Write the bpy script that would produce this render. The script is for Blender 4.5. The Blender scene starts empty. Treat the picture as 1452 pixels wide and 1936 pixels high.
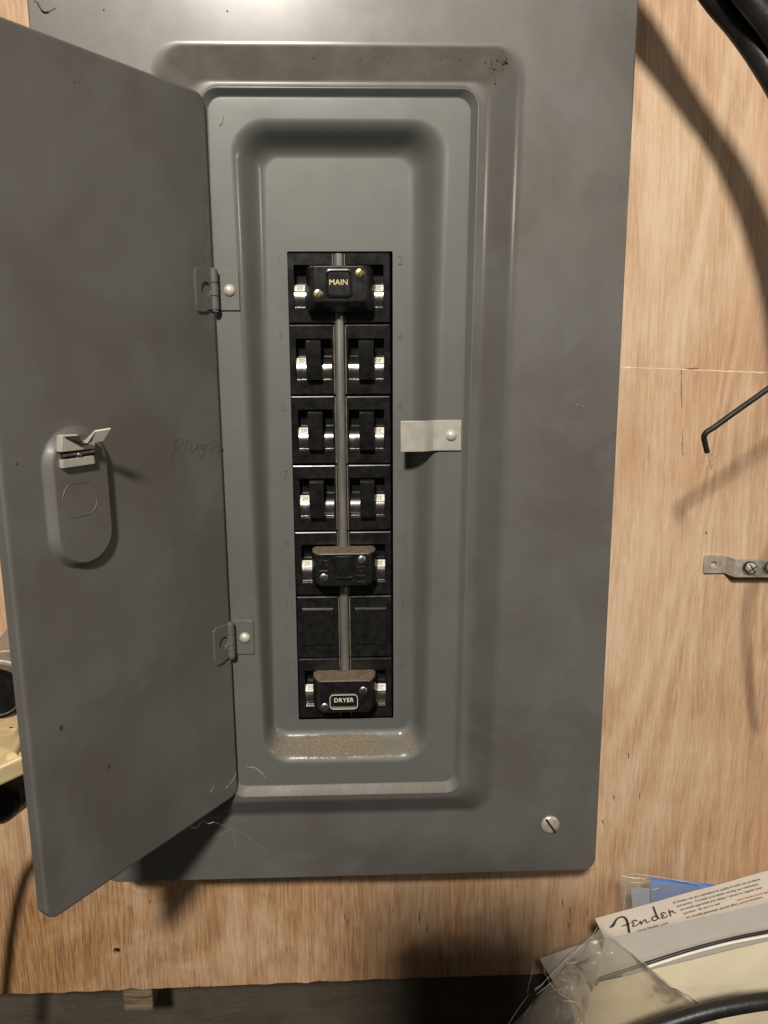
import bpy, bmesh, math, random
from mathutils import Vector, Matrix, noise
random.seed(7)
S = bpy.context.scene
C = S.collection

# ------------------------------------------------------------------ camera
# world: X right, Y into the wall (plywood face at Y = 0), Z up; camera 0.54 m in front
CAM = Vector((0.0, -0.539, 0.0))
ROT = [[0.9995000215827801, 0.029371937352659385, 0.01170453553857103],
       [-0.03111336010864266, 0.9795539774531137, 0.19876107284509936],
       [-0.005627226561294948, -0.19902586402760927, 0.979978081269827]]  # columns: right, forward, up
cd = bpy.data.cameras.new('camera'); cam = bpy.data.objects.new('camera', cd); C.objects.link(cam)
m = Matrix.Identity(4)
for r in range(3):
    m[r][0] = ROT[r][0]; m[r][1] = ROT[r][2]; m[r][2] = -ROT[r][1]; m[r][3] = CAM[r]
cam.matrix_world = m
cd.sensor_width = 36; cd.lens = 36 * 1454 / 1936; cd.clip_start = 0.003; cd.clip_end = 50
S.camera = cam

# ------------------------------------------------------------------ world, lamps, exposure
W = bpy.data.worlds.new('World'); S.world = W; W.use_nodes = True
bg = W.node_tree.nodes['Background']
bg.inputs[0].default_value = (1.0, 0.93, 0.85, 1); bg.inputs[1].default_value = 0.032
def lamp(name, loc, power, radius, col):
    l = bpy.data.lights.new(name, 'POINT'); l.energy = power; l.shadow_soft_size = radius; l.color = col
    o = bpy.data.objects.new(name, l); o.location = loc; C.objects.link(o); return o
lamp('ceiling_bulb', (-0.27, -1.75, 1.13), 222, 0.10, (1.0, 0.93, 0.83))
lamp('second_bulb', (1.5, -1.1, 0.40), 20, 0.05, (1.0, 0.92, 0.80))
vs = S.view_settings
vs.view_transform = 'Standard'; vs.look = 'None'; vs.gamma = 1; vs.exposure = 0.0

# ------------------------------------------------------------------ helpers
def at(px, py, Y):
    d = Vector([ROT[r][0] * (px - 726) + ROT[r][1] * 1454 - ROT[r][2] * (py - 968) for r in range(3)])
    d /= d[1]
    P = CAM + d * (Y - CAM.y); P.y = Y
    return P

WL = {}
class MB:
    def __init__(s): s.v = []; s.f = []
    def add(s, vs_, fs):
        b = len(s.v); s.v += [Vector(x) for x in vs_]; s.f += [tuple(i + b for i in f) for f in fs]
    def box(s, a, b):
        x0, y0, z0 = a; x1, y1, z1 = b
        s.add([(x0,y0,z0),(x1,y0,z0),(x1,y1,z0),(x0,y1,z0),(x0,y0,z1),(x1,y0,z1),(x1,y1,z1),(x0,y1,z1)],
              [(0,3,2,1),(4,5,6,7),(0,1,5,4),(1,2,6,5),(2,3,7,6),(3,0,4,7)])
    def loops(s, L, cap0=False, cap1=False, closed=True):
        n = len(L[0]); b = len(s.v)
        for l in L: s.v += [Vector(p) for p in l]
        for i in range(len(L) - 1):
            for j in range(n if closed else n - 1):
                k = (j + 1) % n
                s.f.append((b + i*n + j, b + i*n + k, b + (i+1)*n + k, b + (i+1)*n + j))
        if cap0: s.f.append(tuple(b + j for j in range(n)))
        if cap1: s.f.append(tuple(b + (len(L)-1)*n + j for j in range(n))[::-1])
    def tube(s, pts, r, n=12, cap=True, rr=None):
        pts = [Vector(p) for p in pts]; L = []; up = None
        for i, p in enumerate(pts):
            t = (pts[min(i+1, len(pts)-1)] - pts[max(i-1, 0)]).normalized()
            if up is None:
                up = Vector((0, 0, 1)) if abs(t.z) < .9 else Vector((0, 1, 0))
            a = (up - t * up.dot(t)).normalized(); up = a; c = t.cross(a)
            q = rr[i] if rr else r
            L.append([p + (a*math.cos(2*math.pi*k/n) + c*math.sin(2*math.pi*k/n)) * q for k in range(n)])
        s.loops(L, cap, cap)
    def lathe(s, c, ax, prof, n=24):     # prof: (radius, height along ax)
        ax = Vector(ax).normalized(); a = ax.orthogonal().normalized(); e = ax.cross(a); c = Vector(c)
        s.loops([[c + ax*h + (a*math.cos(2*math.pi*k/n) + e*math.sin(2*math.pi*k/n)) * max(r, 1e-6) for k in range(n)] for r, h in prof], True, True)
    def grid(s, fn, nu, nv):
        b = len(s.v)
        for j in range(nv + 1):
            for i in range(nu + 1): s.v.append(Vector(fn(i/nu, j/nv)))
        for j in range(nv):
            for i in range(nu):
                a = b + j*(nu+1) + i; s.f.append((a, a+1, a+nu+2, a+nu+1))

def build(name, mb, mat, parent=None, smooth=35, bevel=0, origin=None, bseg=2):
    c = origin
    if c is None:
        xs = [v.x for v in mb.v]; ys = [v.y for v in mb.v]; zs = [v.z for v in mb.v]
        c = Vector(((min(xs)+max(xs))/2, (min(ys)+max(ys))/2, (min(zs)+max(zs))/2))
    c = Vector(c)
    me = bpy.data.meshes.new(name)
    me.from_pydata([v - c for v in mb.v], [], mb.f)
    bm = bmesh.new(); bm.from_mesh(me); bmesh.ops.recalc_face_normals(bm, faces=bm.faces); bm.to_mesh(me); bm.free()
    if smooth:
        me.shade_smooth(); me.set_sharp_from_angle(angle=math.radians(smooth))
    me.materials.append(mat)
    o = bpy.data.objects.new(name, me); C.objects.link(o)
    WL[o.name] = c
    if parent: o.parent = parent; o.location = c - WL[parent.name]
    else: o.location = c
    if bevel:
        bv = o.modifiers.new('bevel', 'BEVEL'); bv.width = bevel; bv.segments = bseg; bv.limit_method = 'ANGLE'; bv.angle_limit = math.radians(40)
        bv.harden_normals = False
    if smooth and len(me.polygons) < 20000:
        wn = o.modifiers.new('normals', 'WEIGHTED_NORMAL'); wn.keep_sharp = True; wn.weight = 80
    return o
def empty(name, loc):
    o = bpy.data.objects.new(name, None); o.empty_display_size = .02; o.location = loc; C.objects.link(o); WL[o.name] = Vector(loc); return o
def tag(o, label=None, cat=None, group=None, kind=None):
    if label: o['label'] = label
    if cat: o['category'] = cat
    if group: o['group'] = group
    if kind: o['kind'] = kind
    return o
def dup(o, parent, d):                  # copy of a part and its sub-parts, moved by d
    c = o.copy(); C.objects.link(c); c.parent = parent
    w = WL[o.name] + Vector(d); WL[c.name] = w; c.location = w - WL[parent.name]
    for ch in list(o.children):
        k = ch.copy(); C.objects.link(k); k.parent = c; WL[k.name] = WL[ch.name] + Vector(d)
    return c

def rl(xl, xr, zt, zb, r, Y, n=8, m=1):
    """rounded rectangle loop; xl, xr may be (top, bottom) pairs"""
    if not isinstance(xl, tuple): xl = (xl, xl)
    if not isinstance(xr, tuple): xr = (xr, xr)
    a0 = (xl[0]+xl[1])/2; a1 = (xr[0]+xr[1])/2; P = []
    cs = [(a1-r, zt-r, 90, 0), (a1-r, zb+r, 0, -90), (a0+r, zb+r, -90, -180), (a0+r, zt-r, 180, 90)]
    for ci, (cx, cz, s0, s1) in enumerate(cs):
        arc = [(cx + r*math.cos(math.radians(s0+(s1-s0)*k/n)), cz + r*math.sin(math.radians(s0+(s1-s0)*k/n))) for k in range(n+1)]
        P += arc
        nx = cs[(ci+1) % 4]; e = (nx[0] + r*math.cos(math.radians(nx[2])), nx[1] + r*math.sin(math.radians(nx[2])))
        for k in range(1, m):
            P.append((arc[-1][0] + (e[0]-arc[-1][0])*k/m, arc[-1][1] + (e[1]-arc[-1][1])*k/m))
    out = []
    for x, z in P:
        t = (zt - z) / (zt - zb); l = xl[0] + (xl[1]-xl[0])*t; q = xr[0] + (xr[1]-xr[0])*t
        out.append((l + (x - a0) / (a1 - a0) * (q - l), Y, z))
    return out

def text_mb(body, size, fn, extrude=.00008, spacing=1.0, offset=0.0, align='CENTER', res=3, shear=0):
    """letters as geometry; fn maps the flat (x, y, depth) of the lettering into the world"""
    cu = bpy.data.curves.new('lettering', 'FONT'); cu.body = body; cu.size = size; cu.extrude = extrude; cu.offset = offset
    cu.align_x = align; cu.align_y = 'CENTER'; cu.space_character = spacing; cu.resolution_u = res; cu.shear = shear
    o = bpy.data.objects.new('lettering', cu); C.objects.link(o)
    dg = bpy.context.evaluated_depsgraph_get(); dg.update()
    me = bpy.data.meshes.new_from_object(o.evaluated_get(dg))
    mb = MB(); mb.v = [Vector(fn(v.co.x, v.co.y, v.co.z + extrude)) for v in me.vertices]; mb.f = [tuple(p.vertices) for p in me.polygons]
    bpy.data.objects.remove(o); bpy.data.curves.remove(cu); bpy.data.meshes.remove(me)
    return mb

# ------------------------------------------------------------------ materials
class N:
    """tiny node-graph writer"""
    def __init__(s, name):
        s.m = bpy.data.materials.new(name); s.m.use_nodes = True; s.t = s.m.node_tree; s.b = s.t.nodes['Principled BSDF']
        s.out = s.t.nodes['Material Output']; s.tc = s.t.nodes.new('ShaderNodeTexCoord'); s.obj = s.tc.outputs['Object']
        s.geo = s.t.nodes.new('ShaderNodeNewGeometry'); s.pos = s.geo.outputs['Position']
    def set(s, inp, v):
        if isinstance(v, bpy.types.NodeSocket): s.t.links.new(v, inp)
        else: inp.default_value = (*v, 1) if isinstance(v, tuple) and len(v) == 3 and inp.type == 'RGBA' else v
    def p(s, name, v): s.set(s.b.inputs[name], v)
    def map(s, vec, scale, loc=(0,0,0), rot=(0,0,0)):
        n = s.t.nodes.new('ShaderNodeMapping'); s.t.links.new(vec, n.inputs[0]); n.inputs['Scale'].default_value = scale; n.inputs['Location'].default_value = loc; n.inputs['Rotation'].default_value = rot; return n.outputs[0]
    def noise(s, vec, scale, detail=4, rough=.55, dist=0):
        n = s.t.nodes.new('ShaderNodeTexNoise'); s.t.links.new(vec, n.inputs['Vector']); n.inputs['Scale'].default_value = scale; n.inputs['Detail'].default_value = detail; n.inputs['Roughness'].default_value = rough; n.inputs['Distortion'].default_value = dist; return n.outputs[0]
    def voro(s, vec, scale):
        n = s.t.nodes.new('ShaderNodeTexVoronoi'); s.t.links.new(vec, n.inputs['Vector']); n.inputs['Scale'].default_value = scale; return n.outputs[0]
    def ramp(s, v, stops):
        n = s.t.nodes.new('ShaderNodeValToRGB'); s.t.links.new(v, n.inputs[0]); e = n.color_ramp.elements
        while len(e) < len(stops): e.new(.5)
        for k, (p, c) in enumerate(stops):
            e[k].position = p; e[k].color = (*c, 1) if isinstance(c, tuple) else (c, c, c, 1)
        return n.outputs[0]
    def mix(s, f, a, b, mode='MIX'):
        n = s.t.nodes.new('ShaderNodeMix'); n.data_type = 'RGBA'; n.blend_type = mode
        s.set(n.inputs[0], f); s.set(n.inputs[6], a); s.set(n.inputs[7], b); return n.outputs[2]
    def math(s, op, a, b=0.0, clamp=False):
        n = s.t.nodes.new('ShaderNodeMath'); n.operation = op; n.use_clamp = clamp; s.set(n.inputs[0], a); s.set(n.inputs[1], b); return n.outputs[0]
    def sep(s, v):
        n = s.t.nodes.new('ShaderNodeSeparateXYZ'); s.t.links.new(v, n.inputs[0]); return n.outputs
    def bump(s, h, strength, dist):
        n = s.t.nodes.new('ShaderNodeBump'); n.inputs['Strength'].default_value = strength; n.inputs['Distance'].default_value = dist; s.t.links.new(h, n.inputs['Height']); s.t.links.new(n.outputs[0], s.b.inputs['Normal'])

def simple(name, col, rough=.5, metal=0.0, var=.25, scale=120, bump=.0, spec=.5):
    g = N(name); n = g.noise(g.pos, scale, 3)
    g.p('Base Color', g.mix(g.ramp(n, [(.3, 0.0), (.7, 1.0)]), tuple(c*(1-var) for c in col), tuple(min(1, c*(1+var)) for c in col)))
    g.p('Roughness', g.math('ADD', g.math('MULTIPLY', g.noise(g.pos, scale*.6, 3), .2), rough-.1)); g.p('Metallic', metal); g.p('Specular IOR Level', spec)
    if bump: g.bump(g.noise(g.pos, scale*4, 3), .5, bump)
    return g.m

def paint(name, dust):
    g = N(name)
    big = g.noise(g.pos, 14, 4, .6, .6); mid = g.noise(g.pos, 55, 4, .6); fine = g.noise(g.pos, 900, 2)
    col = g.mix(g.ramp(big, [(.35, 0.0), (.65, 1.0)]), (.108, .100, .091), (.135, .130, .121))
    if dust:
        px_, _, pz_ = g.sep(g.pos)
        ins = g.math('MULTIPLY', g.math('LESS_THAN', g.math('ABSOLUTE', g.math('ADD', px_, .0115)), .082), g.math('LESS_THAN', g.math('ABSOLUTE', g.math('ADD', pz_, .073)), .226))
        col = g.mix(g.math('MULTIPLY', ins, .85), col, g.mix(big, (.119, .121, .112), (.135, .139, .131)))
    blot = g.ramp(g.noise(g.map(g.pos, (1, 1, 1), (3, 1, 7)), 26, 3, .5, .4), [(.60, 0.0), (.66, 1.0)])
    col = g.mix(g.math('MULTIPLY', blot, .35), col, (.146, .145, .146))
    speck = g.ramp(g.voro(g.map(g.pos, (1, 1, .7)), 150), [(.035, 1.0), (.075, 0.0)])
    speck = g.math('MULTIPLY', speck, g.ramp(g.noise(g.pos, 30, 2), [(.56, 0.0), (.66, 1.0)]))
    col = g.mix(g.math('MULTIPLY', speck, .6), col, (.05, .042, .035))
    rough = g.math('ADD', g.math('ADD', g.math('MULTIPLY', mid, .16), g.math('MULTIPLY', big, .16)), .38)
    if dust:
        nz = g.sep(g.geo.outputs['Normal'])[2]
        up = g.ramp(nz, [(.36, 0.0), (.68, 1.0)])
        z = g.sep(g.pos)[2]
        low = g.ramp(g.math('ADD', g.math('MULTIPLY', z, 2.0), .6), [(.005, .6), (.025, 1.0), (.09, 1.0), (.14, .0)])
        top_tint = g.math('MULTIPLY', g.math('MULTIPLY', g.ramp(nz, [(.14, 0.0), (.30, 1.0)]), g.ramp(z, [(.05, 0.0), (.14, 1.0)])), g.ramp(g.noise(g.pos, 45, 4, .6), [(.3, .5), (.6, .85)]))  # darker, rougher brown tint on upward faces, increasing towards the top
        col = g.mix(top_tint, col, (.070, .061, .048)); rough = g.math('ADD', rough, g.math('MULTIPLY', top_tint, .3), True)
        cov = g.ramp(g.math('ADD', g.math('MULTIPLY', g.noise(g.pos, 420, 3, .7), .6), g.math('MULTIPLY', g.noise(g.pos, 27, 3, .6), .9)), [(.55, .2), (.82, .95)])
        d = g.math('MULTIPLY', g.math('MULTIPLY', up, low), cov, True)
        grain = g.noise(g.pos, 1500, 2, .7)
        col = g.mix(d, col, g.mix(g.ramp(grain, [(.35, 0.0), (.68, 1.0)]), (.10, .078, .052), (.32, .255, .175)))
        rough = g.math('ADD', rough, g.math('MULTIPLY', d, .5), True)
        h = g.math('ADD', g.math('MULTIPLY', g.math('MULTIPLY', grain, d), 3.0), g.math('MULTIPLY', fine, .28))
        h = g.math('ADD', h, g.math('MULTIPLY', g.noise(g.map(g.pos, (1, 1, .35)), 16, 2), 6.0))
    else:
        h = g.math('ADD', g.math('MULTIPLY', fine, .28), g.math('MULTIPLY', g.noise(g.map(g.pos, (1, 1, .35)), 16, 2), 6.0))
    g.p('Base Color', col); g.p('Roughness', rough); g.p('Specular IOR Level', g.math('SUBTRACT', .5, g.math('MULTIPLY', top_tint, .4)) if dust else .5); g.p('Metallic', g.math('MULTIPLY', g.math('SUBTRACT', 1.0, g.math('ADD', d, top_tint), True), .18) if dust else .12)
    g.p('Coat Weight', g.math('SUBTRACT', .50, g.math('MULTIPLY', g.math('ADD', d, top_tint), .9), True) if dust else .06); g.p('Coat Roughness', .22)
    g.bump(h, .5, .0003)
    return g.m

def black_plastic(name, rough=.38, dust=1.0):
    g = N(name)
    n = g.noise(g.pos, 200, 4, .6); nz = g.sep(g.geo.outputs['Normal'])[2]
    up = g.math('MULTIPLY', g.ramp(nz, [(.35, 0.0), (.6, 1.0)]), g.ramp(g.noise(g.pos, 260, 3, .7), [(.3, .55), (.6, 1.0)]))
    col = g.mix(g.ramp(n, [(.35, 0.0), (.75, 1.0)]), (.006, .006, .006), (.018, .017, .016))
    grain = g.noise(g.pos, 1700, 2, .7)
    up = g.math('MULTIPLY', up, dust)
    col = g.mix(up, col, g.mix(g.ramp(grain, [(.35, 0.0), (.65, 1.0)]), (.085, .062, .04), (.27, .20, .135)))
    g.p('Base Color', col)
    g.p('Roughness', g.math('ADD', g.math('ADD', g.math('MULTIPLY', g.noise(g.pos, 90, 4, .65), .28), rough-.14), g.math('MULTIPLY', up, .5), True))
    g.bump(g.noise(g.map(g.pos, (1, 1, .5)), 60, 3), .12, .0006)
    return g.m

def plywood(name):
    g = N(name); v = g.pos
    warp = g.t.nodes.new('ShaderNodeVectorMath'); warp.operation = 'MULTIPLY_ADD'
    wn = g.t.nodes.new('ShaderNodeTexNoise'); g.t.links.new(g.map(v, (1, 1, .22)), wn.inputs['Vector']); wn.inputs['Scale'].default_value = 9; wn.inputs['Detail'].default_value = 3
    g.t.links.new(wn.outputs['Color'], warp.inputs[0]); warp.inputs[1].default_value = (.03, 0, 0); g.t.links.new(v, warp.inputs[2])
    w = warp.outputs[0]
    f1 = g.noise(g.map(w, (1, 1, .055)), 760, 4, .62)           # fine streaks
    f2 = g.noise(g.map(w, (1, 1, .06)), 240, 4, .65)             # wider bands
    f3 = g.noise(g.map(w, (1, 1, .10)), 1300, 2, .6)             # pores
    pat = g.noise(g.map(v, (1, 1, .7)), 8, 5, .62, .5)
    cath = g.math('SINE', g.math('MULTIPLY', g.noise(g.map(w, (1, 1, .10), (3, 0, 1)), 9, 3, .5, .6), 90.0))
    cath = g.math('MULTIPLY', cath, g.noise(v, 20, 2))
    tone = g.math('ADD', g.math('ADD', g.math('MULTIPLY', f1, .46), g.math('MULTIPLY', f2, .22)), g.math('MULTIPLY', pat, .52))
    tone = g.math('ADD', g.math('ADD', tone, g.math('MULTIPLY', cath, .10)), -.05)
    col = g.ramp(tone, [(.38, (.41, .24, .140)), (.49, (.505, .325, .200)), (.57, (.565, .39, .252)), (.69, (.64, .48, .335))])
    pink = g.ramp(g.noise(g.map(v, (1, 1, .3), (5, 0, 2)), 13, 3, .55), [(.50, 0.0), (.68, 1.0)])
    col = g.mix(g.math('MULTIPLY', pink, .45), col, (.52, .29, .165))
    col = g.mix(g.math('MULTIPLY', g.ramp(f3, [(.60, 0.0), (.72, 1.0)]), .40), col, (.36, .21, .11))
    lt = g.ramp(g.noise(g.map(w, (1, 1, .05), (7, 0, 3)), 900, 3, .6), [(.60, 0.0), (.70, 1.0)])
    col = g.mix(g.math('MULTIPLY', lt, .55), col, (.72, .58, .42))
    # dark flecks and short grain checks
    fl = g.ramp(g.voro(g.map(w, (1, 1, .16)), 62), [(.045, 1.0), (.085, 0.0)])
    z = g.sep(v)[2]
    lowz = g.ramp(g.math('ADD', z, .6), [(.10, 1.0), (.36, .22), (.9, .10)])
    fl = g.math('MULTIPLY', g.math('MULTIPLY', fl, g.ramp(g.noise(v, 16, 2), [(.50, 0.0), (.60, 1.0)])), lowz)
    col = g.mix(g.math('MULTIPLY', fl, .95), col, (.05, .025, .012))
    # brown stains along the bottom edge, deepened leftwards to paint in shadow there
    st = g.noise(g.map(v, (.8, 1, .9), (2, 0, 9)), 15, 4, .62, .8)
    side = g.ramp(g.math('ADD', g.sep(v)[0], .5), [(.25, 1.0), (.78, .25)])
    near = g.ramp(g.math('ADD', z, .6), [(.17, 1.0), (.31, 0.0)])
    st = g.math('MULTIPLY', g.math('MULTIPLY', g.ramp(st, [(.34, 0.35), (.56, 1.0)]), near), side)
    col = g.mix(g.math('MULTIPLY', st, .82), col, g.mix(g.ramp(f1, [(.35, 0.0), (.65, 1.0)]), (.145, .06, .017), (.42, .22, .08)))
    g.p('Base Color', col); g.p('Roughness', .62); g.p('Specular IOR Level', .25)
    g.bump(g.math('ADD', f1, g.math('MULTIPLY', f3, .5)), .5, .0009)
    return g.m

def concrete(name):
    g = N(name); n = g.noise(g.pos, 22, 6, .65, .5); f = g.noise(g.map(g.pos, (.25, 1, 1), (0, 0, 0), (0, .12, 0)), 90, 4, .6)
    col = g.mix(g.ramp(n, [(.32, 0.0), (.7, 1.0)]), (.052, .041, .028), (.086, .070, .050))
    col = g.mix(g.math('MULTIPLY', g.ramp(f, [(.58, 0.0), (.66, 1.0)]), .4), col, (.05, .04, .03))
    g.p('Base Color', col); g.p('Roughness', .9); g.bump(g.math('ADD', n, f), .6, .003); return g.m

def rough_wood(name):
    g = N(name); f = g.noise(g.map(g.pos, (.10, 1, 1), (0, 0, 0), (0, .3, 0)), 260, 4, .65, 1.0)
    g.p('Base Color', g.ramp(f, [(.33, (.055, .036, .02)), (.5, (.15, .11, .065)), (.68, (.26, .20, .125))])); g.p('Roughness', .85); g.bump(f, .8, .0012); return g.m

def metal(name, col, rough, met=1.0, streak=(1, 1, 1)):
    g = N(name); n = g.noise(g.map(g.pos, streak), 260, 4, .6)
    g.p('Base Color', g.mix(g.ramp(n, [(.3, 0.0), (.7, 1.0)]), tuple(c*.62 for c in col), col)); g.p('Metallic', met)
    g.p('Roughness', g.math('ADD', g.math('MULTIPLY', g.noise(g.pos, 140, 3), .25), rough-.1)); g.bump(n, .2, .0003); return g.m

def film(name):
    g = N(name); t = g.t
    tr = t.nodes.new('ShaderNodeBsdfTransparent'); tr.inputs[0].default_value = (.97, .955, .93, 1)
    df = t.nodes.new('ShaderNodeBsdfDiffuse'); df.inputs[0].default_value = (.66, .60, .49, 1)
    gl = t.nodes.new('ShaderNodeBsdfGlossy'); gl.inputs['Roughness'].default_value = .10; gl.inputs[0].default_value = (1, .97, .9, 1)
    bp = t.nodes.new('ShaderNodeBump'); bp.inputs['Strength'].default_value = .8; bp.inputs['Distance'].default_value = .003
    t.links.new(g.noise(g.map(g.pos, (1, 1, 1.6), (0, 0, 0), (0, .7, 0)), 60, 4, .6, 1.2), bp.inputs['Height'])
    t.links.new(bp.outputs[0], gl.inputs['Normal'])
    m1 = t.nodes.new('ShaderNodeMixShader'); m1.inputs[0].default_value = .23; t.links.new(tr.outputs[0], m1.inputs[1]); t.links.new(df.outputs[0], m1.inputs[2])
    fr = t.nodes.new('ShaderNodeFresnel'); fr.inputs[0].default_value = 1.3
    m2 = t.nodes.new('ShaderNodeMixShader'); t.links.new(g.math('ADD', g.math('MULTIPLY', fr.outputs[0], .8), .07, True), m2.inputs[0])
    t.links.new(m1.outputs[0], m2.inputs[1]); t.links.new(gl.outputs[0], m2.inputs[2]); t.links.new(m2.outputs[0], g.out.inputs[0])
    return g.m

M_cover = paint('grey_enamel', True); M_door = paint('grey_enamel_door', False)
M_black = black_plastic('black_bakelite', .24, .06); M_cap = black_plastic('black_cap_plastic', .24); M_main = black_plastic('clean_cap_plastic', .28, .0)
M_drum = simple('dark_drum', (.012, .011, .010), .3)
M_strip = metal('nickel_strip', (.80, .78, .74), .22, 1.0, (1, 1, .2))
M_label = simple('white_label', (.78, .75, .66), .5, var=.08)
M_ink = simple('dark_ink', (.035, .032, .03), .6, var=.1)
M_faint = simple('faded_ink', (.20, .19, .17), .6, var=.2)
M_gold = simple('gold_ink', (.80, .66, .34), .4, var=.1)
M_cream_ink = simple('cream_ink', (.86, .82, .66), .5, var=.06)
M_brass = metal('tarnished_brass', (.55, .42, .22), .3)
M_steel = metal('worn_steel', (.58, .56, .52), .32)
M_clip = simple('zinc_clip', (.47, .45, .395), .42, .3, var=.14, scale=90)
M_rivet = simple('pale_rivet', (.58, .54, .46), .4, .3, var=.15, scale=500)
M_rod = metal('grey_rod', (.29, .285, .27), .40, .6, (1, 1, .1))
M_edge_reflection = simple('dusty_brown_reflection', (.13, .098, .07), .5, var=.35, scale=200)
M_box = simple('grey_box_steel', (.12, .118, .11), .5)
M_dark = simple('dark_gap', (.004, .004, .004), .8)
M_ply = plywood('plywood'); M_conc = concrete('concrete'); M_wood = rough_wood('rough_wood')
M_bar = metal('tin_bar', (.60, .545, .46), .42, .45)
M_cable = simple('black_rubber', (.014, .013, .013), .42, var=.5, scale=70, bump=.0004)
M_wire = simple('black_wire_insulation', (.010, .0085, .0075), .55, var=.3, bump=.0003)
M_pencil = simple('graphite', (.080, .075, .070), .6, var=.2, scale=800)
M_chip = simple('paint_chip_brown', (.045, .034, .026), .7, var=.5, scale=600)
M_scratch = simple('pale_scratch', (.33, .31, .28), .5, var=.2)
M_web = simple('dusty_web', (.42, .38, .33), .9)
M_film = film('clear_plastic_film')
M_paper = simple('white_paper', (.70, .62, .53), .75, var=.04, scale=40)
M_grey_paper = simple('grey_paper', (.50, .465, .42), .7, var=.05, scale=30)
M_cream = simple('cream_card', (.66, .57, .40), .7, var=.07, scale=60)
M_blue = simple('blue_packet', (.09, .23, .62), .4, var=.1)
M_pale_blue = simple('pale_blue_label', (.30, .40, .56), .5, var=.08)
M_red_ink = simple('red_ink', (.55, .10, .06), .6, var=.1)
M_ivory = simple('ivory_plastic', (.68, .55, .30), .42, var=.12, scale=90)
M_toolgrey = metal('cast_grey_metal', (.40, .38, .34), .5, .6)
M_bright = metal('bright_band', (.62, .62, .62), .35)
M_phone = simple('phone_case', (.02, .02, .02), .5)

# ------------------------------------------------------------------ the setting
# plywood sheet: front face at Y = 0, ragged lower edge, an opening behind the panel and a drilled hole
PLY = 0.010
zb = -0.512
mb = MB(); n = 300; L = []
for i in range(n + 1):
    x = -.75 + 1.5*i/n
    j1 = noise.noise((x*60, 1, 0))*.0012 + noise.noise((x*11, 4, 0))*.0015; j2 = noise.noise((x*90, 7, 0))*.0015
    z0 = zb + j1 + (x + .15)*.012
    L.append([(x, PLY + y, z) for y, z in ((0, .75), (0, z0 + .0022 + j2), (.0022, z0), (.0125, z0 - .0006), (.0125, .75))])
mb.loops(L, True, True)
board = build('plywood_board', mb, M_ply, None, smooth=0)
cut = MB(); cut.box((-.160, -.02, -.345), (.138, .05, .292)); hp = at(221, 1798, PLY); cut.lathe(hp + Vector((0, -.01, 0)), (0, 1, 0), [(.0031, 0), (.0031, .0188)], 20)
co = build('cutter', cut, M_dark, None, smooth=0)
bo = board.modifiers.new('cut', 'BOOLEAN'); bo.object = co; bo.operation = 'DIFFERENCE'; bo.solver = 'EXACT'
dg = bpy.context.evaluated_depsgraph_get(); dg.update()
me2 = bpy.data.meshes.new_from_object(board.evaluated_get(dg)); board.modifiers.clear(); board.data = me2
bpy.data.objects.remove(co)
tag(board, 'tan plywood sheet with vertical grain and ragged lower edge behind the panel', 'plywood sheet')
h = MB(); h.lathe(hp + Vector((0, .0032, 0)), (0, -1, 0), [(.0030, 0), (.0030, .0006)], 20); build('hole_bottom', h, M_dark, board)

def line_on(pts, w, mat, name):
    mb = MB(); P = [at(x, y, PLY - .00008) for x, y in pts]
    for a, b in zip(P, P[1:]):
        t = (b-a).normalized(); q = t.cross(Vector((0, -1, 0)))*w*random.uniform(.3, .7); mb.add([a-q, b-q, b+q, a+q], [(0, 1, 2, 3)])
    build(name, mb, mat, board, 0)
line_on([(1170 + 12*k, 694 + k*.45 + random.uniform(-.6, .6)) for k in range(26)], .0007, simple('pale_score', (.74, .60, .42), .7), 'score_line')
M_seam = simple('dark_seam', (.20, .105, .05), .8, var=.5, scale=400)
line_on([(1296 + 6*k, 697 + random.uniform(-.7, .7)) for k in range(5)], .0009, M_seam, 'grain_split')
line_on([(1288 + random.uniform(-1.2, 1.2), 700 + 9*k) for k in range(9)], .0005, M_seam, 'grain_split')
line_on([(1291 + random.uniform(-2, 2), 812 + 8*k) for k in range(7)], .0006, M_seam, 'grain_split')
for (x, y, n_) in ((1160, 1504, 2), (1140, 1550, 2), (1210, 1500, 3), (1064, 1700, 3), (1078, 1715, 4), (1112, 1718, 3), (1076, 1745, 2), (652, 1728, 2), (657, 1738, 2), (744, 1716, 2), (808, 1752, 2), (254, 1683, 1), (283, 1702, 1), (620, 1852, 1), (1188, 1424, 2), (1335, 1005, 1)):
    line_on([(x + random.uniform(-1, 1), y + 5*k) for k in range(n_ + 1)], .00065, simple('grain_pit', (.05, .026, .014), .9) if 'grain_pit' not in bpy.data.materials else bpy.data.materials['grain_pit'], 'grain_pit')
mb = MB(); mb.grid(lambda u, v: (-1.6 + 3.2*u, .075 + .0025*noise.noise((u*40, v*30, 3)), -1.3 + 2.6*v), 120, 100)
tag(build('concrete_wall', mb, M_conc), kind='structure')
mb = MB(); a = at(232, 1878, .024); b = at(290, 1910, .024)
mb.box((a.x, .0235, b.z), (b.x, .0725, a.z + .03))
tag(build('wood_block', mb, M_wood, None, 0, .0015), 'short rough wood block poking out under the plywood edge', 'wood block')

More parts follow.
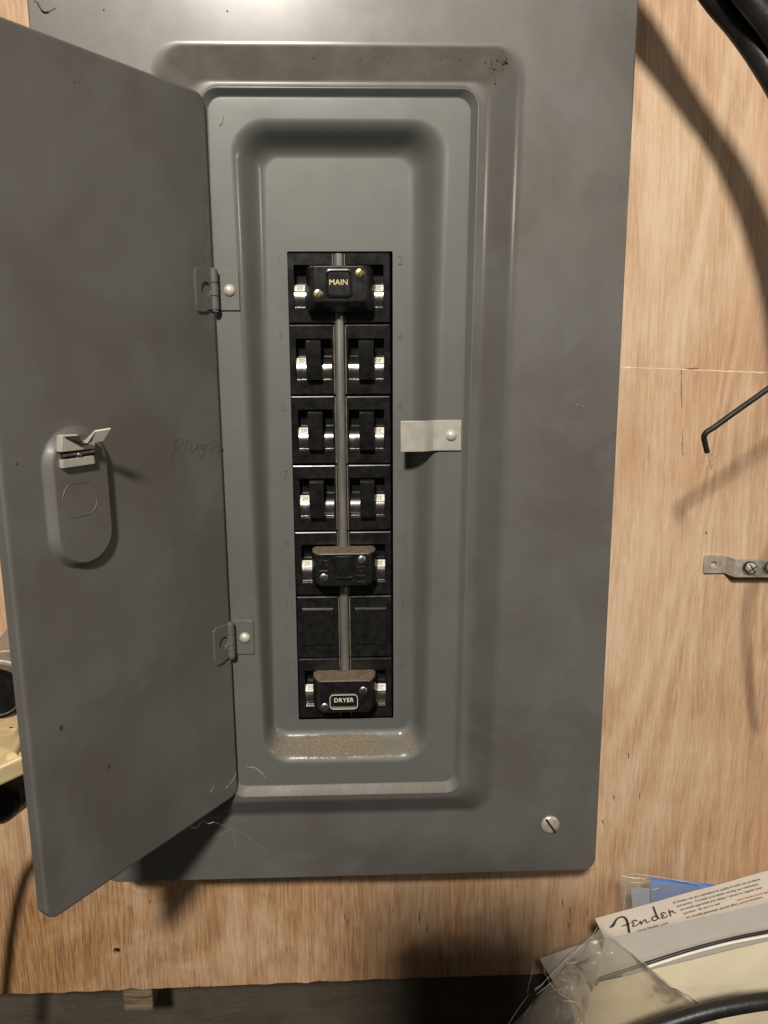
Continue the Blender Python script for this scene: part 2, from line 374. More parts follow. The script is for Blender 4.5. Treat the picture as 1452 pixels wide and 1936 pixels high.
# ------------------------------------------------------------------ the panel
FL = -.035
panel = empty('breaker_panel', (-.011, 0, -.376))
tag(panel, 'grey steel breaker panel with open door and black breakers on plywood', 'breaker panel')
def lerp(a, b, t):
    if isinstance(a, tuple): return tuple(x + (y-x)*t for x, y in zip(a, b))
    return a + (b-a)*t
def prof(t, e):
    if t < e: return t*t/(2*e*(1-e))
    if t > 1-e: return 1 - (1-t)**2/(2*e*(1-e))
    return (t - e/2)/(1-e)
LO = []
def add(d, Y, **k): LO.append(rl(d[0], d[1], d[2], d[3], d[4], Y, 10, 6))
OUT = ((-.1915, -.1905), (.1682, .1712), .300, -.3772, .010)
def inset(d, q):
    f = lambda a, s: tuple(x + s for x in a) if isinstance(a, tuple) else a + s
    return (f(d[0], q), f(d[1], -q), d[2]-q, d[3]+q, max(d[4]-q, .0003))
add(inset(OUT, .0012), FL + .012); add(OUT, FL + .012); add(OUT, FL + .0012); add(inset(OUT, .0003), FL + .0004); add(inset(OUT, .0012), FL)
A = ((-.1225, -.1185), (.1030, .0942), .1833, -.3265, .016)
B = ((-.0920, -.0935), (.0726, .0678), .1542, -.3028, .0105)
Cc = ((-.0872, -.0895), (.0672, .0629), .1494, -.2953, .0075)
D = ((-.0765, -.0700), (.0562, .0452), .1385, -.2806, .021)
Ee = ((-.0560, -.0632), (.0312, .0326), .1192, -.2606, .0085)
Ff = ((-.0449, -.0463), (.0217, .0212), .0648, -.2542, .0006)
LIP, SEAT, PAN = FL - .0130, FL - .0098, FL + .0050
ts = [0, .05, .1, .15, .2, .25, .4, .6, .75, .82, .88, .94, 1]
for t in ts: add(tuple(lerp(x, y, t) for x, y in zip(A, inset(B, -.0006))), FL + (LIP - FL)*prof(t, .24))
add(inset(B, .0000), LIP - .0004); add(inset(B, .0006), LIP - .00045); add(inset(B, .0012), LIP - .0001)
add(inset(Cc, -.0011), SEAT - .0004); add(inset(Cc, -.0005), SEAT + .00005); add(Cc, SEAT + .0001); add(inset(Cc, .001), SEAT)
ts = [0, .06, .12, .18, .24, .3, .36, .45, .55, .64, .7, .76, .82, .88, .94, 1]
for t in ts: add(tuple(lerp(x, y, t) for x, y in zip(D, Ee)), SEAT + (PAN - SEAT)*prof(t, .45))
add(Ff, PAN); add(Ff, PAN + .0014)
mb = MB(); mb.loops(LO)
cover = build('cover', mb, M_cover, panel, smooth=50)
# steel box behind the cover
mb = MB()
for a, b in (((-.158, -.0225, -.343), (-.1565, .055, .29)), ((.1345, -.0225, -.343), (.136, .055, .29)), ((-.1565, -.0225, -.343), (.1345, .055, -.3415)), ((-.1565, .053, -.3415), (.1345, .055, .29))): mb.box(a, b)
build('back_box', mb, M_box, panel, 0)

# circuit numbers pressed into the pan either side of the breakers
ROWZ = [.0433 - .0457*k for k in range(7)]
numpx = [((527, 492), (757, 492)), ((531, 632), (757, 636)), ((536, 770), (757, 768)), ((540, 898), (756, 896)), ((543, 1027), (758, 1020)), ((547, 1140), (757, 1140)), ((551, 1257), (756, 1257))]
for k, pr in enumerate(numpx):
    for s in (0, 1):
        P = at(*pr[s], PAN)
        t = text_mb(str(2*k + 1 + s), .0082, lambda x, y, z, P=P: (P.x + x*.8, P.y + .0001 - z, P.z + y), .00028, offset=-.00010)
        build('circuit_number', t, M_cover, panel, smooth=40)

# cover screw, lower right
def screw(P, r, mat, ang, parent, h=.0012, name='screw', cross=False):
    mb = MB(); mb.lathe(P, (0, -1, 0), [(r, -.0003), (r, h*.45), (r*.86, h*.8), (r*.55, h), (.0001, h*1.03)], 24)
    o = build(name, mb, mat, parent, 40)
    s = MB()
    for a in ((ang, ang + 90) if cross else (ang,)):
        c, q = math.cos(math.radians(a)), math.sin(math.radians(a)); w = r*.11
        p = [(c*u*r*.93 - q*v*w, q*u*r*.93 + c*v*w) for u, v in ((-1, -1), (1, -1), (1, 1), (-1, 1))]
        s.loops([[(P.x + x, P.y - h*.55, P.z + z) for x, z in p], [(P.x + x, P.y - h*1.09, P.z + z) for x, z in p]], True, True)
    build('slot', s, M_dark if not cross else M_ink, o, 0)
    return o
screw(at(1040, 1558, FL), .0068, M_bar, -56, panel, .0026, 'cover_screw')

# latch strike (Z-shaped zinc clip) riveted to the right of the seat
a = at(756, 795, SEAT - 0.0027); b = at(872, 852, SEAT - 0.0027); zt_, zb_ = a.z, b.z
x0, x1, x2, x3 = at(757, 822, SEAT - 0.0047).x, at(803, 822, SEAT - 0.0047).x, at(829, 822, SEAT - 0.0017).x, b.x
mb = MB(); th = .0013
pr = [(x0, SEAT - .0066), (x1 - .001, SEAT - .0066), (x1 + .0008, SEAT - .0060), (x2 - .0035, SEAT - .0024), (x2, SEAT - 0.0018), (x3, SEAT - 0.0018)]
mb.loops([[(x, y, zt_) for x, y in pr] + [(x, y + th, zt_) for x, y in pr[::-1]], [(x, y, zb_) for x, y in pr] + [(x, y + th, zb_) for x, y in pr[::-1]]], True, True)
st = build('latch_strike', mb, M_clip, panel, 25, .00025)
P = at(853, 823, SEAT - 0.0018); mb = MB(); mb.lathe(P, (0, -1, 0), [(.0037, 0), (.0036, .0006), (.0029, .0015), (.0017, .0021), (.0001, .0023)], 20)
build('rivet', mb, M_rivet, st, 60)

# ------------------------------------------------------------------ door
TH = math.radians(55.72); DW, ZT, ZB = .1487, .1504, -.2995
HP = Vector((-.0882, -.0482, 0)); ED = Vector((-math.cos(TH), -math.sin(TH), 0)); ND = Vector((math.sin(TH), -math.cos(TH), 0))
def dp(u, v, h=0): return HP + ED*u + ND*h + Vector((0, 0, v))
def dpx(px, py, h=0):                    # point of the door plane (raised by h) seen at a pixel
    d = at(px, py, 0) - CAM; o = HP + ND*h
    t = (o - CAM).dot(ND)/d.dot(ND); P = CAM + d*t - HP
    return P.dot(ED), P.z
def drl(u0, u1, v1, v0, r, hgt): return [dp(x, z, hgt) for x, _, z in rl(u0, u1, v1, v0, r, 0, 10, 6)]
mb = MB(); L = []
L.append(drl(.0010, DW-.0012, ZT-.0012, ZB+.0012, .0065, -.0075))
L.append(drl(0, DW, ZT, ZB, .0075, -.0075)); L.append(drl(0, DW, ZT, ZB, .0075, -.0014)); L.append(drl(.0004, DW-.0005, ZT-.0004, ZB+.0004, .007, -.0004)); L.append(drl(.0012, DW-.0016, ZT-.0012, ZB+.0012, .0065, 0)); L.append(drl(.0022, DW-.0030, ZT-.0022, ZB+.0022, .0060, 0))
u0, vm = dpx(212, 960); u1, _ = dpx(83, 950); _, v1 = dpx(150, 803); _, v0 = dpx(150, 1077)
w = u1 - u0; HB = .0042
L.append(drl(u0-.0012, u1+.0012, v1+.0012, v0-.0012, w/2+.0010, 0))
for t in (0, .1, .25, .45, .65, .85, 1): 
    q = t*.0048; L.append(drl(u0+q, u1-q, v1-q, v0+q, w/2-q-.0002, HB*(3*t*t-2*t*t*t)))
mb.loops(L, False, True)
door = build('door', mb, M_door, panel, 45)
# knock-out outline on the bulge
cu, cv = dpx(152, 944, HB); pts = []
for k in range(73):
    a = math.radians(5*k); r = .0104; z = max(-.0086, min(.0086, r*math.sin(a))); pts.append(dp(cu + r*math.cos(a), cv + z, HB))
mb = MB(); mb.tube(pts, .00028, 6); build('knockout_ring', mb, M_door, door, 60)
# latch: pressed zinc body, cross pin, lower lip and bent finger tab
def dq(px, py, h): return dp(*dpx(px, py, h), h)
mb = MB()
def plate(pxs, h0, h1, mbx):
    mbx.loops([[dq(x, y, h1) for x, y in pxs], [dp(*dpx(x, y, h1), h0) for x, y in pxs]], True, True)
plate([(117, 825), (121, 822), (146, 821), (155, 835), (163, 834), (180, 829), (180, 848), (117, 855)], HB, HB+.0045, mb)
latch = build('latch', mb, M_clip, door, 25, .0003)
mb = MB(); plate([(118, 870), (178, 861), (180, 877), (119, 886)], HB, HB+.003, mb); build('latch_lip', mb, M_clip, latch, 25, .0003)
mb = MB(); plate([(117, 854), (179, 847), (179, 862), (118, 871)], HB, HB+.0008, mb); build('latch_slot', mb, M_dark, latch, 0)
mb = MB(); mb.tube([dq(120, 861, HB+.0022), dq(177, 853, HB+.0022)], .0009, 8); mb.lathe(dq(146, 859, HB+.001), ND, [(.0016, 0), (.0016, .002), (.0009, .0026)], 14); build('latch_pin', mb, M_steel, latch, 40)
mb = MB()                               # finger tab: a bent plate standing off the door
a0, a1, a2 = dq(121, 823, HB+.0046), dq(158, 835, HB+.0050), dq(178, 813, HB+.012)
b2 = dq(208, 808, HB+.017); c2 = dq(193, 832, HB+.013); c1 = dq(165, 838, HB+.0048)
tk = ND*.0009 - Vector((0, 0, .0006))
for q in ([a1, a2, b2, c2, c1],):
    mb.loops([q, [p + tk for p in q]], True, True)
build('latch_tab', mb, M_clip, latch, 25, .0002)
mb = MB()
q = [dq(119, 823, HB+.0046), dq(146, 821, HB+.0060), dq(155, 835, HB+.0076), dq(163, 835, HB+.0076), dq(178, 814, HB+.012), dq(166, 838, HB+.0050), dq(154, 842, HB+.0050), dq(143, 829, HB+.0047)]
mb.loops([q, [p + tk for p in q]], True, True)
build('latch_rim', mb, M_clip, latch, 25)

# pencil word and arrow by the hinge
def stroke(mbx, pts, h, w):
    P = [dq(x, y, h) for x, y in pts]
    for a, b in zip(P, P[1:]):
        t = (b - a).normalized(); s = t.cross(ND).normalized()*w/2; e = t*w*.3
        mbx.add([a - s - e, b - s + e, b + s + e, a + s - e], [(0, 1, 2, 3)])
mb = MB()
for s in ([(334, 832), (330, 848), (324, 870)], [(331, 838), (338, 831), (346, 832), (346, 839), (339, 846), (331, 848)], [(356, 830), (352, 843), (348, 857)],
          [(361, 841), (359, 851), (364, 855), (371, 849), (374, 841), (374, 853)], [(391, 842), (383, 841), (380, 848), (386, 850), (391, 843), (388, 855), (381, 866), (376, 863)],
          [(396, 849), (406, 846), (418, 844)], [(408, 836), (413, 839), (419, 844), (414, 852), (411, 858)]):
    stroke(mb, s, .0001, .00055)
build('pencil_note', mb, M_pencil, door, 0)

# hinges
def hinge(z0, z1):
    mb = MB(); kx = HP.x + .0003; ky = HP.y - .0022; r = .0026
    xa, xb = kx + .001, at(452, 548, SEAT - .0012).x
    mb.box((xa, SEAT - .0013, z0), (xb, SEAT + .0002, z1))
    h = build('hinge', mb, M_cover, panel, 30, .0002)
    L3 = (z1 - z0)/3
    for k in range(3):
        m2 = MB(); m2.lathe((kx, ky, z0 + L3*k + .0003), (0, 0, 1), [(r*.9, 0), (r, .0003), (r, L3-.0009), (r*.9, L3-.0006)], 18); build('knuckle', m2, M_door, h, 40)
    m2 = MB(); m2.lathe((kx, ky, z0 - .0014), (0, 0, 1), [(r*.5, 0), (r*.75, .0006), (r*.75, z1-z0+.0018), (r*.3, z1-z0+.0024)], 14); build('pin', m2, M_box, h, 40)
    m2 = MB(); q = [dp(u, z, hh) for u, z, hh in ((.001, z0-.0006, .0014), (.0165, z0-.0022, .0014), (.0165, z1+.0006, .0014), (.001, z1, .0014))]
    # door leaf with a round hole
    c = dp(.0082, (z0+z1)/2, .0014); lo = []; n = 32
    for rr_, hh in ((None, .0014), (.0040, .0014), (.0040, .0002)):
        row = []
        for k in range(n):
            a = 2*math.pi*(k+.5)/n; cx, sy = math.cos(a), math.sin(a)
            if rr_ is None:
                s = min((.0080 if cx < 0 else .0085)/max(abs(cx), 1e-6), ((z1-z0)/2 + (.0015 if cx > 0 and sy < 0 else 0))/max(abs(sy), 1e-6)); row.append(dp(.0082 + cx*s, (z0+z1)/2 + sy*s, hh))
            else: row.append(dp(.0082 + cx*rr_, (z0+z1)/2 + sy*rr_*1.05, hh))
        lo.append(row)
    lo.insert(0, [p - ND*.0014 for p in lo[0]])
    m2.loops(lo); build('door_leaf', m2, M_door, h, 25, .0002)
    P = at(0, 0, SEAT - .0013); P = Vector(((xa + xb)/2 + .0008, SEAT - .0013, (z0+z1)/2)); m2 = MB()
    m2.lathe(P, (0, -1, 0), [(.0037, -.0002), (.0036, .0006), (.0029, .0016), (.0016, .0022), (.0001, .0024)], 20); build('rivet', m2, M_rivet, h, 60)
hz = lambda py: at(434, py, SEAT).z
hinge(hz(587), hz(511)); hinge(hz(1236), hz(1173))

# ------------------------------------------------------------------ breakers
BF = PAN + .0016                         # front of the breaker bodies
XC = -.0127
def make_breaker(side, window=True, toggle=True):
    """one pole at row 0; side -1 = left column, +1 = right column"""
    s = side; z = ROWZ[0]; X = lambda x: XC + s*abs(x)          # distances from the centre line
    def R(a, b, zt, zb, r, Y): xs = sorted((X(a), X(b))); return rl(xs[0], xs[1], zt, zb, r, Y, 3)
    mb = MB(); a, b, hh = .0041, .0330, .0224
    L = [R(a, b, z+hh, z-hh, .0004, BF + .016), R(a, b, z+hh, z-hh, .0004, BF + .0008), R(a+.0003, b-.0003, z+hh-.0003, z-hh+.0003, .0003, BF + .0002), R(a+.0008, b-.0008, z+hh-.0008, z-hh+.0008, .0003, BF)]
    if window:
        L += [R(.0053, .0286, z+.0136, z-.0135, .0003, BF), R(.0055, .0284, z+.0134, z-.0133, .0003, BF + .010)]
    else:
        L += [R(.0072, .0296, z+.0140, z-.0128, .0004, BF), R(.0074, .0294, z+.0138, z-.0126, .0004, BF - .0012), R(.0082, .0286, z+.0130, z-.0118, .0003, BF - .0018)]
    mb.loops(L, False, True)
    o = build('breaker' if window else 'blank_plate', mb, M_black, panel, 14)
    m2 = MB(); xs = sorted((X(.0034), X(.0041))); m2.box((xs[0], BF + .0004, z-hh+.0004), (xs[1], BF + .012, z+hh-.0004)); build('edge_reflection', m2, M_edge_reflection, o, 0)  # added strip; dusty brown stands in for light reflected on the side face
    if not window: return o
    rc, yc, zc = .0093, BF + .0093 + .0002, z - .0066
    def arc(x0, x1, a0, a1, r, n, mbx):
        xs = sorted((X(x0), X(x1)))
        mbx.loops([[(xx, yc - r*math.cos(math.radians(lerp(a0, a1, k/n))), zc + r*math.sin(math.radians(lerp(a0, a1, k/n)))) for k in range(n+1)] for xx in xs], closed=False)
    m2 = MB(); arc(.0056, .0283, -75, 100, rc, 20, m2); build('rocker_drum', m2, M_drum, o, 60)
    for x0, x1 in ((.0056, .0121), (.0217, .0283)):
        m2 = MB(); arc(x0, x1, -40, 20, rc + .0003, 10, m2)
        xs = sorted((X(x0), X(x1))); m2.box((xs[0], yc - rc*.77 - .0006, zc - rc*.70), (xs[1], yc - rc*.77 + .0008, zc - rc*.63))
        build('contact_strip', m2, M_strip, o, 50)
    m2 = MB(); arc(.0217, .0285, 25, 56, rc + .0004, 6, m2); build('rating_label', m2, M_label, o, 60)
    lx = X(.0250)
    def onlab(x, y, q):
        if s > 0: x, y = -x, -y
        a = math.radians(39) + y/rc; r = rc + .00045 + q
        return (lx + x, yc - r*math.cos(a), zc + r*math.sin(a))
    t = text_mb('20', .0040, onlab, .00003, offset=.00004); build('rating_print', t, M_faint, o, 0)
    if toggle:
        m2 = MB(); xs = sorted((X(.0121), X(.0217)))
        pf = [(BF + .004, z+.0124), (BF - .0070, z+.0122), (BF - .0076, z+.0114), (BF - .0078, z-.0003), (BF - .0050, z-.0128), (BF + .004, z-.0130)]
        m2.loops([[(xx, y, zz) for y, zz in pf] for xx in xs], True, True); build('toggle', m2, M_black, o, 20, .0004)
    return o
for s in (-1, 1):
    b0 = make_breaker(s, True, False)                     # under the main cap
    for k in (4, 6): dup(b0, panel, (0, 0, ROWZ[k] - ROWZ[0] + random.uniform(-.0002, .0002)))
    b1 = make_breaker(s, True, True)
    d1 = (0, 0, ROWZ[1] - ROWZ[0])
    b1.location += Vector(d1)
    for o in [b1] + list(b1.children): WL[o.name] = WL[o.name] + Vector(d1)
    for k in (2, 3): dup(b1, panel, (random.uniform(-.0002, .0002), 0, ROWZ[k] - ROWZ[1] + random.uniform(-.0003, .0003)))
    b2 = make_breaker(s, False); b2.location += Vector((0, 0, ROWZ[5] - ROWZ[0]))
    for o in [b2] + list(b2.children): WL[o.name] = WL[o.name] + Vector((0, 0, ROWZ[5] - ROWZ[0]))

# tie rods between the two columns
mb = MB(); r = .0031
mb.lathe((XC - .0001, BF + .0012, ROWZ[6] + .014), (0, 0, 1), [(r*.9, 0), (r, .0006), (r, .0637), (r, .2805)], 20)
build('tie_rod', mb, M_rod, panel, 60)

# handle caps
def cap(px, front, mat=None, taper=0, name='handle_cap', T=.0175):
    (x0, x1, y0, y1), (fx0, fx1, fy0, fy1) = px, front
    YB, YF = BF - .0004, BF - T
    f, g_ = at(fx0, fy0, YF), at(fx1, fy1, YF); p, q = at(x0, y0, YB), at(x1, y1, YB); p.z = f.z + .0009; q.z = g_.z - .0009 - taper
    mb = MB(); bs = (p.x, q.x, p.z, q.z, .0035); fr = (f.x, g_.x, f.z, g_.z, .0022)
    mid = tuple(lerp(a, b, .15) for a, b in zip(bs, fr)); L = []
    L.append(rl(*bs, YB, 6)); L.append(rl(*mid, YB - T*.50, 6)); L.append(rl(*(tuple(lerp(a, b, .93) for a, b in zip(mid, fr))), YF + .0008, 6)); L.append(rl(*fr, YF, 6))
    mb.loops(L, True, True); return build(name, mb, mat or M_cap, panel, 28, .0007, bseg=3), YF
def nameplate(c, px, YF, mat, frame=None, recess=True):
    p, q = at(px[0], px[1], YF), at(px[2], px[3], YF); r = .0026
    mb = MB(); L = [rl(p.x, q.x, p.z, q.z, r, YF - .0001, 5), rl(p.x, q.x, p.z, q.z, r, YF - .0011, 5), rl(p.x+.0007, q.x-.0007, p.z-.0007, q.z+.0007, r, YF - .0013, 5), rl(p.x+.0016, q.x-.0016, p.z-.0016, q.z+.0016, r*.8, YF - .0004, 5)]
    mb.loops(L, True, True); o = build('nameplate', mb, mat, c, 35)
    if frame:
        m2 = MB(); ring = rl(p.x+.0003, q.x-.0003, p.z-.0003, q.z+.0003, r, YF - .0014, 5); m2.tube(ring + ring[:1], .00022, 6); build('nameplate_border', m2, frame, c, 60)
    return o
def letters(c, body, cx, cy, YF, size, mat, sx=1.0, depth=-.0005, sp=1.0):
    P = at(cx, cy, YF + depth); t = text_mb(body, size, lambda x, y, q: (P.x + x*sx, P.y - q, P.z + y), .00005, sp); build('lettering', t, mat, c, 0)

c, YF = cap((578, 707, 498, 590), (591, 692, 502, 571), M_main, .0050)
nameplate(c, (615, 509, 666, 562), YF, M_main); letters(c, 'MAIN', 640, 534, YF, .0048, M_gold, 1.0)
for x, y, a in ((680, 517, 62), (601, 556, 62)): screw(at(x, y, YF), .0029, M_brass, a, c, .0007)
c, YF = cap((589, 712, 1034, 1115), (601, 697, 1047, 1107))
nameplate(c, (630, 1051, 669, 1094), YF, M_main)
for x, y, a in ((684, 1058, 80), (612, 1092, 30)): screw(at(x, y, YF), .0027, M_steel, a, c, .0008, cross=(x == 684))
mb = MB()                                # worn raised marks either side of the plate
for cx, y0, n in ((612, 1052, 3), (683, 1072, 3)):
    for k in range(n):
        for j in range(3):
            P = at(cx - 5 + 5*j + random.uniform(-1, 1), y0 + 8*k + random.uniform(-1, 1), YF); a = random.choice((0, 90, 40))
            e = Vector((math.cos(math.radians(a)), 0, math.sin(math.radians(a))))*.0007; mb.tube([P - e, P + e], .0002, 5)
    P = at(cx - 8, y0 + 8*n + 4, YF); Q = at(cx + 8, y0 + 8*n + 3, YF); mb.tube([P, Q], .00028, 6)
build('raised_marks', mb, M_cap, c, 60)
c, YF = cap((591, 712, 1270, 1352), (604, 700, 1288, 1346))
nameplate(c, (623, 1312, 677, 1339), YF, M_cap, M_cream_ink); letters(c, 'DRYER', 650, 1324, YF, .0043, M_cream_ink, .98, sp=1.08)
for x, y, a in ((687, 1306, 75), (614, 1337, 30)): screw(at(x, y, YF), .0029, M_steel, a, c, .0009)

# nicks, chips and scratches in the enamel
def blob(mbx, P, U, V, Nn, r, seed, el=1.0):
    rnd = random.Random(seed); k = 9
    mbx.v += []; b = len(mbx.v); mbx.v.append(P + Nn*.00012)
    for i in range(k):
        a = 2*math.pi*i/k; q = r*rnd.uniform(.55, 1.25); mbx.v.append(P + U*math.cos(a)*q + V*math.sin(a)*q*el + Nn*.00008)
    for i in range(k): mbx.f.append((b, b+1+i, b+1+(i+1) % k))
X3, Z3, NF = Vector((1, 0, 0)), Vector((0, 0, 1)), Vector((0, -1, 0))
mb = MB()
def crack(mbx, pts, Y, w):
    P = [at(x, y, Y - .00008) for x, y in pts]
    for i, (a, b) in enumerate(zip(P, P[1:])):
        t = (b-a).normalized(); s = t.cross(NF)*w*(.5 if i in (0, len(P)-2) else 1)/2; mbx.add([a-s, b-s, b+s, a+s], [(0, 1, 2, 3)])
crack(mb, [(64, 2), (71, 5), (74, 12), (79, 20), (84, 24), (93, 22), (106, 15)], FL, .0012); crack(mb, [(79, 20), (83, 25), (92, 24)], FL, .0019)
for x, y, r in ((196, 19, .0006), (430, 21, .0007)): blob(mb, at(x, y, FL), X3, Z3, NF, r, x)
build('paint_chip', mb, M_chip, panel, 0)['kind'] = 'stuff'
mb = MB(); crack(mb, [(413, 233), (416, 239), (421, 231), (423, 219)], SEAT, .0005); build('paint_chip', mb, M_chip, panel, 0)['kind'] = 'stuff'
mb = MB()
rnd = random.Random(5)
RT = (LIP - FL)/(.1839 - .1548); NR = Vector((0, -.94, .33)).normalized()
for k in range(30):
    px = rnd.uniform(520, 965) if k > 6 else rnd.uniform(925, 965); py = rnd.uniform(105, 160) if k > 6 else rnd.uniform(108, 132)
    P = at(px, py, -.041); P.y = FL + (LIP - FL)*max(0, min(1, (.1833 - P.z)/(.1833 - .1548))) - .0002
    blob(mb, P, X3, Z3, NF, rnd.choice((.0003, .0004, .0006, .0009)) * (1.3 if k < 7 else 1), k, rnd.uniform(.8, 2))
build('grime_spots', mb, M_chip, panel, 0)['kind'] = 'stuff'
mb = MB()
for x, y, r, e in ((115, 1375, .0010, 1.9), (206, 1451, .0011, 1.5), (32, 877, .0006, 1.2), (141, 156, .0005, 1), (300, 1100, .0004, 1), (240, 620, .0004, 1)):
    P = dq(x, y, .0); blob(mb, P, ED, Z3, ND, r, x, e)
build('paint_chip', mb, M_chip, door, 0)['kind'] = 'stuff'
mb = MB()
rnd = random.Random(3)
for k in range(16):
    x = 388 + 4*math.sin(k*.8) + rnd.uniform(-2, 2) - .35*max(0, k-6); y = 352 + 9*k; P = dq(x, y, 0); blob(mb, P, ED, Z3, ND, rnd.uniform(.0004, .0011), k, 2.2)
build('rust_streak', mb, simple('rust_film', (.098, .082, .064), .6, var=.25, scale=300), door, 0)
mb = MB(); stroke(mb, [(446, 1462), (441, 1474), (433, 1484), (427, 1490)], .0002, .0010); stroke(mb, [(404, 1486), (401, 1492), (399, 1497)], .0002, .0012); build('paint_scratch', mb, M_scratch, door, 0)
mb = MB(); crack(mb, [(466, 1448), (473, 1451), (480, 1450), (489, 1456), (497, 1463), (502, 1471)], SEAT, .0006); build('paint_scratch', mb, M_scratch, panel, 0)
mb = MB()
for x, y in ((1090, 765), (1103, 768), (846, 579), (838, 600)): blob(mb, at(x, y, SEAT - .0001 if x < 860 else FL), X3, Z3, NF, .00035, x)
build('paint_fleck', mb, M_scratch, panel, 0)['kind'] = 'stuff'

# ------------------------------------------------------------------ cables and wire on the right
def smooth_path(P, n=12):
    out = []
    for i in range(len(P) - 1):
        p0, p1, p2, p3 = P[max(i-1, 0)], P[i], P[i+1], P[min(i+2, len(P)-1)]
        for k in range(n):
            t = k/n; out.append(.5*((2*p1) + (p2-p0)*t + (2*p0-5*p1+4*p2-p3)*t*t + (3*p1-p0-3*p2+p3)*t**3))
    return out + [P[-1]]
def cable(name, pts, r, mat, label, cat, group=None, n=16):
    mb = MB(); mb.tube(smooth_path([at(*p) for p in pts]), r, n); return tag(build(name, mb, mat, None, 60), label, cat, group)
YC = -.058
cable('black_cable', [(1090, -300, YC+.012), (1180, -210, YC+.002), (1257, -132, YC-.003), (1310, -64, YC-.003), (1356, 0, YC-.003), (1398, 50, YC-.005), (1443, 114, YC-.010), (1490, 200, YC-.017), (1532, 330, YC-.022), (1558, 500, YC-.024), (1570, 700, YC-.024)], .0074, M_cable, 'thick black cable curving past the top right, lowest of the bundle', 'cable', 'cables in the top right bundle')
cable('black_cable', [(1150, -330, YC-.005), (1260, -215, YC-.010), (1340, -105, YC-.016), (1412, -12, YC-.020), (1466, 60, YC-.022), (1512, 150, YC-.024), (1557, 290, YC-.024), (1580, 480, YC-.024)], .0074, M_cable, 'thick black cable lying just above the lowest of the bundle at top right', 'cable', 'cables in the top right bundle')
YW = -.082
mb = MB(); wp = [at(x, y, YW + d) for x, y, d in ((1478, 1330, .02), (1472, 1180, .01), (1482, 1040, 0), (1540, 900, 0), (1630, 760, 0), (1640, 660, 0), (1600, 622, 0), (1530, 676, 0), (1452, 735, 0), (1390, 779, 0), (1350, 808, .001), (1336, 817, .001), (1331, 826, .002), (1333, 838, .003), (1337, 855, .004))]  # unseen loop beyond the right side is added to throw a soft shadow
mb.tube(smooth_path(wp, 6), .0017, 10)
wire = tag(build('black_wire', mb, M_wire, None, 60), 'stiff black wire with a short bent end in front of bare plywood', 'wire')
mb = MB()
for pts in ([(1337, 855), (1340, 866), (1343, 876), (1346, 888)], [(1343, 874), (1349, 868), (1353, 864)], [(1338, 856), (1345, 859), (1348, 857), (1343, 863)], [(1345, 882), (1350, 876)]):
    mb.tube([at(x, y, YW + .004) for x, y in pts], .00016, 5)
build('dusty_strand', mb, simple('brown_lint', (.22, .14, .08), .9), wire, 0)

# small screw bar on the plywood
bar = empty('terminal_bar', at(1390, 1068, PLY)); tag(bar, 'small stepped metal terminal bar with two screws on the plywood', 'terminal bar')
zt_, zb_ = at(1340, 1051, PLY-.002).z, at(1340, 1084, PLY-.002).z
mb = MB(); xs = [at(1331, 1068, PLY-.002).x, at(1369, 1068, PLY-.002).x, at(1392, 1068, PLY-.010).x, at(1500, 1068, PLY-.010).x]
# foot with a screw hole
cx, cz = at(1350, 1067, PLY-.0022).x, (zt_+zb_)/2; n = 28; lo = []
for r_, yy in ((None, PLY-.0002), (None, PLY-.0022), (.0024, PLY-.0022), (.0024, PLY-.0002)):
    row = []
    for k in range(n):
        a = 2*math.pi*(k+.5)/n; c_, s_ = math.cos(a), math.sin(a)
        if r_ is None: s = min(((xs[1]-cx) if c_ > 0 else (cx-xs[0]))/max(abs(c_), 1e-6), ((zt_-zb_)/2)/max(abs(s_), 1e-6)); row.append((cx + c_*s, yy, cz + s_*s))
        else: row.append((cx + c_*r_, yy, cz + s_*r_))
    lo.append(row)
mb.loops(lo)
build('foot', mb, M_bar, bar, 30, .0002)
mb = MB(); dz = at(1390, 1068, PLY).z - at(1340, 1067, PLY).z
pr = [(xs[1]-.0006, PLY-.0022, 0), (xs[1]+.0006, PLY-.0024, 0), (xs[2]-.001, PLY-.0095, -.0008), (xs[2]+.0004, PLY-.0102, -.0010), (xs[3], PLY-.0102, -.0018)]
mb.loops([[(x, y, zt_+d) for x, y, d in pr] + [(x, y+.0020, zt_+d) for x, y, d in pr[::-1]], [(x, y, zb_+d) for x, y, d in pr] + [(x, y+.0020, zb_+d) for x, y, d in pr[::-1]]], True, True)
build('raised_arm', mb, M_bar, bar, 25, .0003)
for px in (1417, 1456):
    P = at(px, 1073, PLY-.0105); m2 = MB(); m2.lathe(P, (0, -1, 0), [(.0053, 0), (.0055, .0006), (.0050, .0014), (.0040, .0016)], 24); wsh = build('washer', m2, M_strip, bar, 40)
    Q = P + Vector((.0006, -.0016, 0)); screw(Q, .0040, M_clip, 35, bar, .0022, 'terminal_screw', cross=True)

# ------------------------------------------------------------------ bag of papers, lower right
def sheet(name, pxs, Y, mat, bulge=.002, th=.0003, nu=10, nv=6, yoff=(0, 0, 0, 0)):
    p = [at(x, y, Y + d) for (x, y), d in zip(pxs, yoff)]
    def fn(u, v, o=0):
        q = (p[0]*(1-u) + p[1]*u)*(1-v) + (p[3]*(1-u) + p[2]*u)*v
        return q + Vector((0, -bulge*math.sin(math.pi*u)*math.sin(math.pi*v) + o + .0006*noise.noise((q.x*30, 0, q.z*30)), 0))
    mb = MB(); mb.grid(fn, nu, nv); mb.grid(lambda u, v: fn(u, v, th), nu, nv)
    return build(name, mb, mat, None, 60), fn
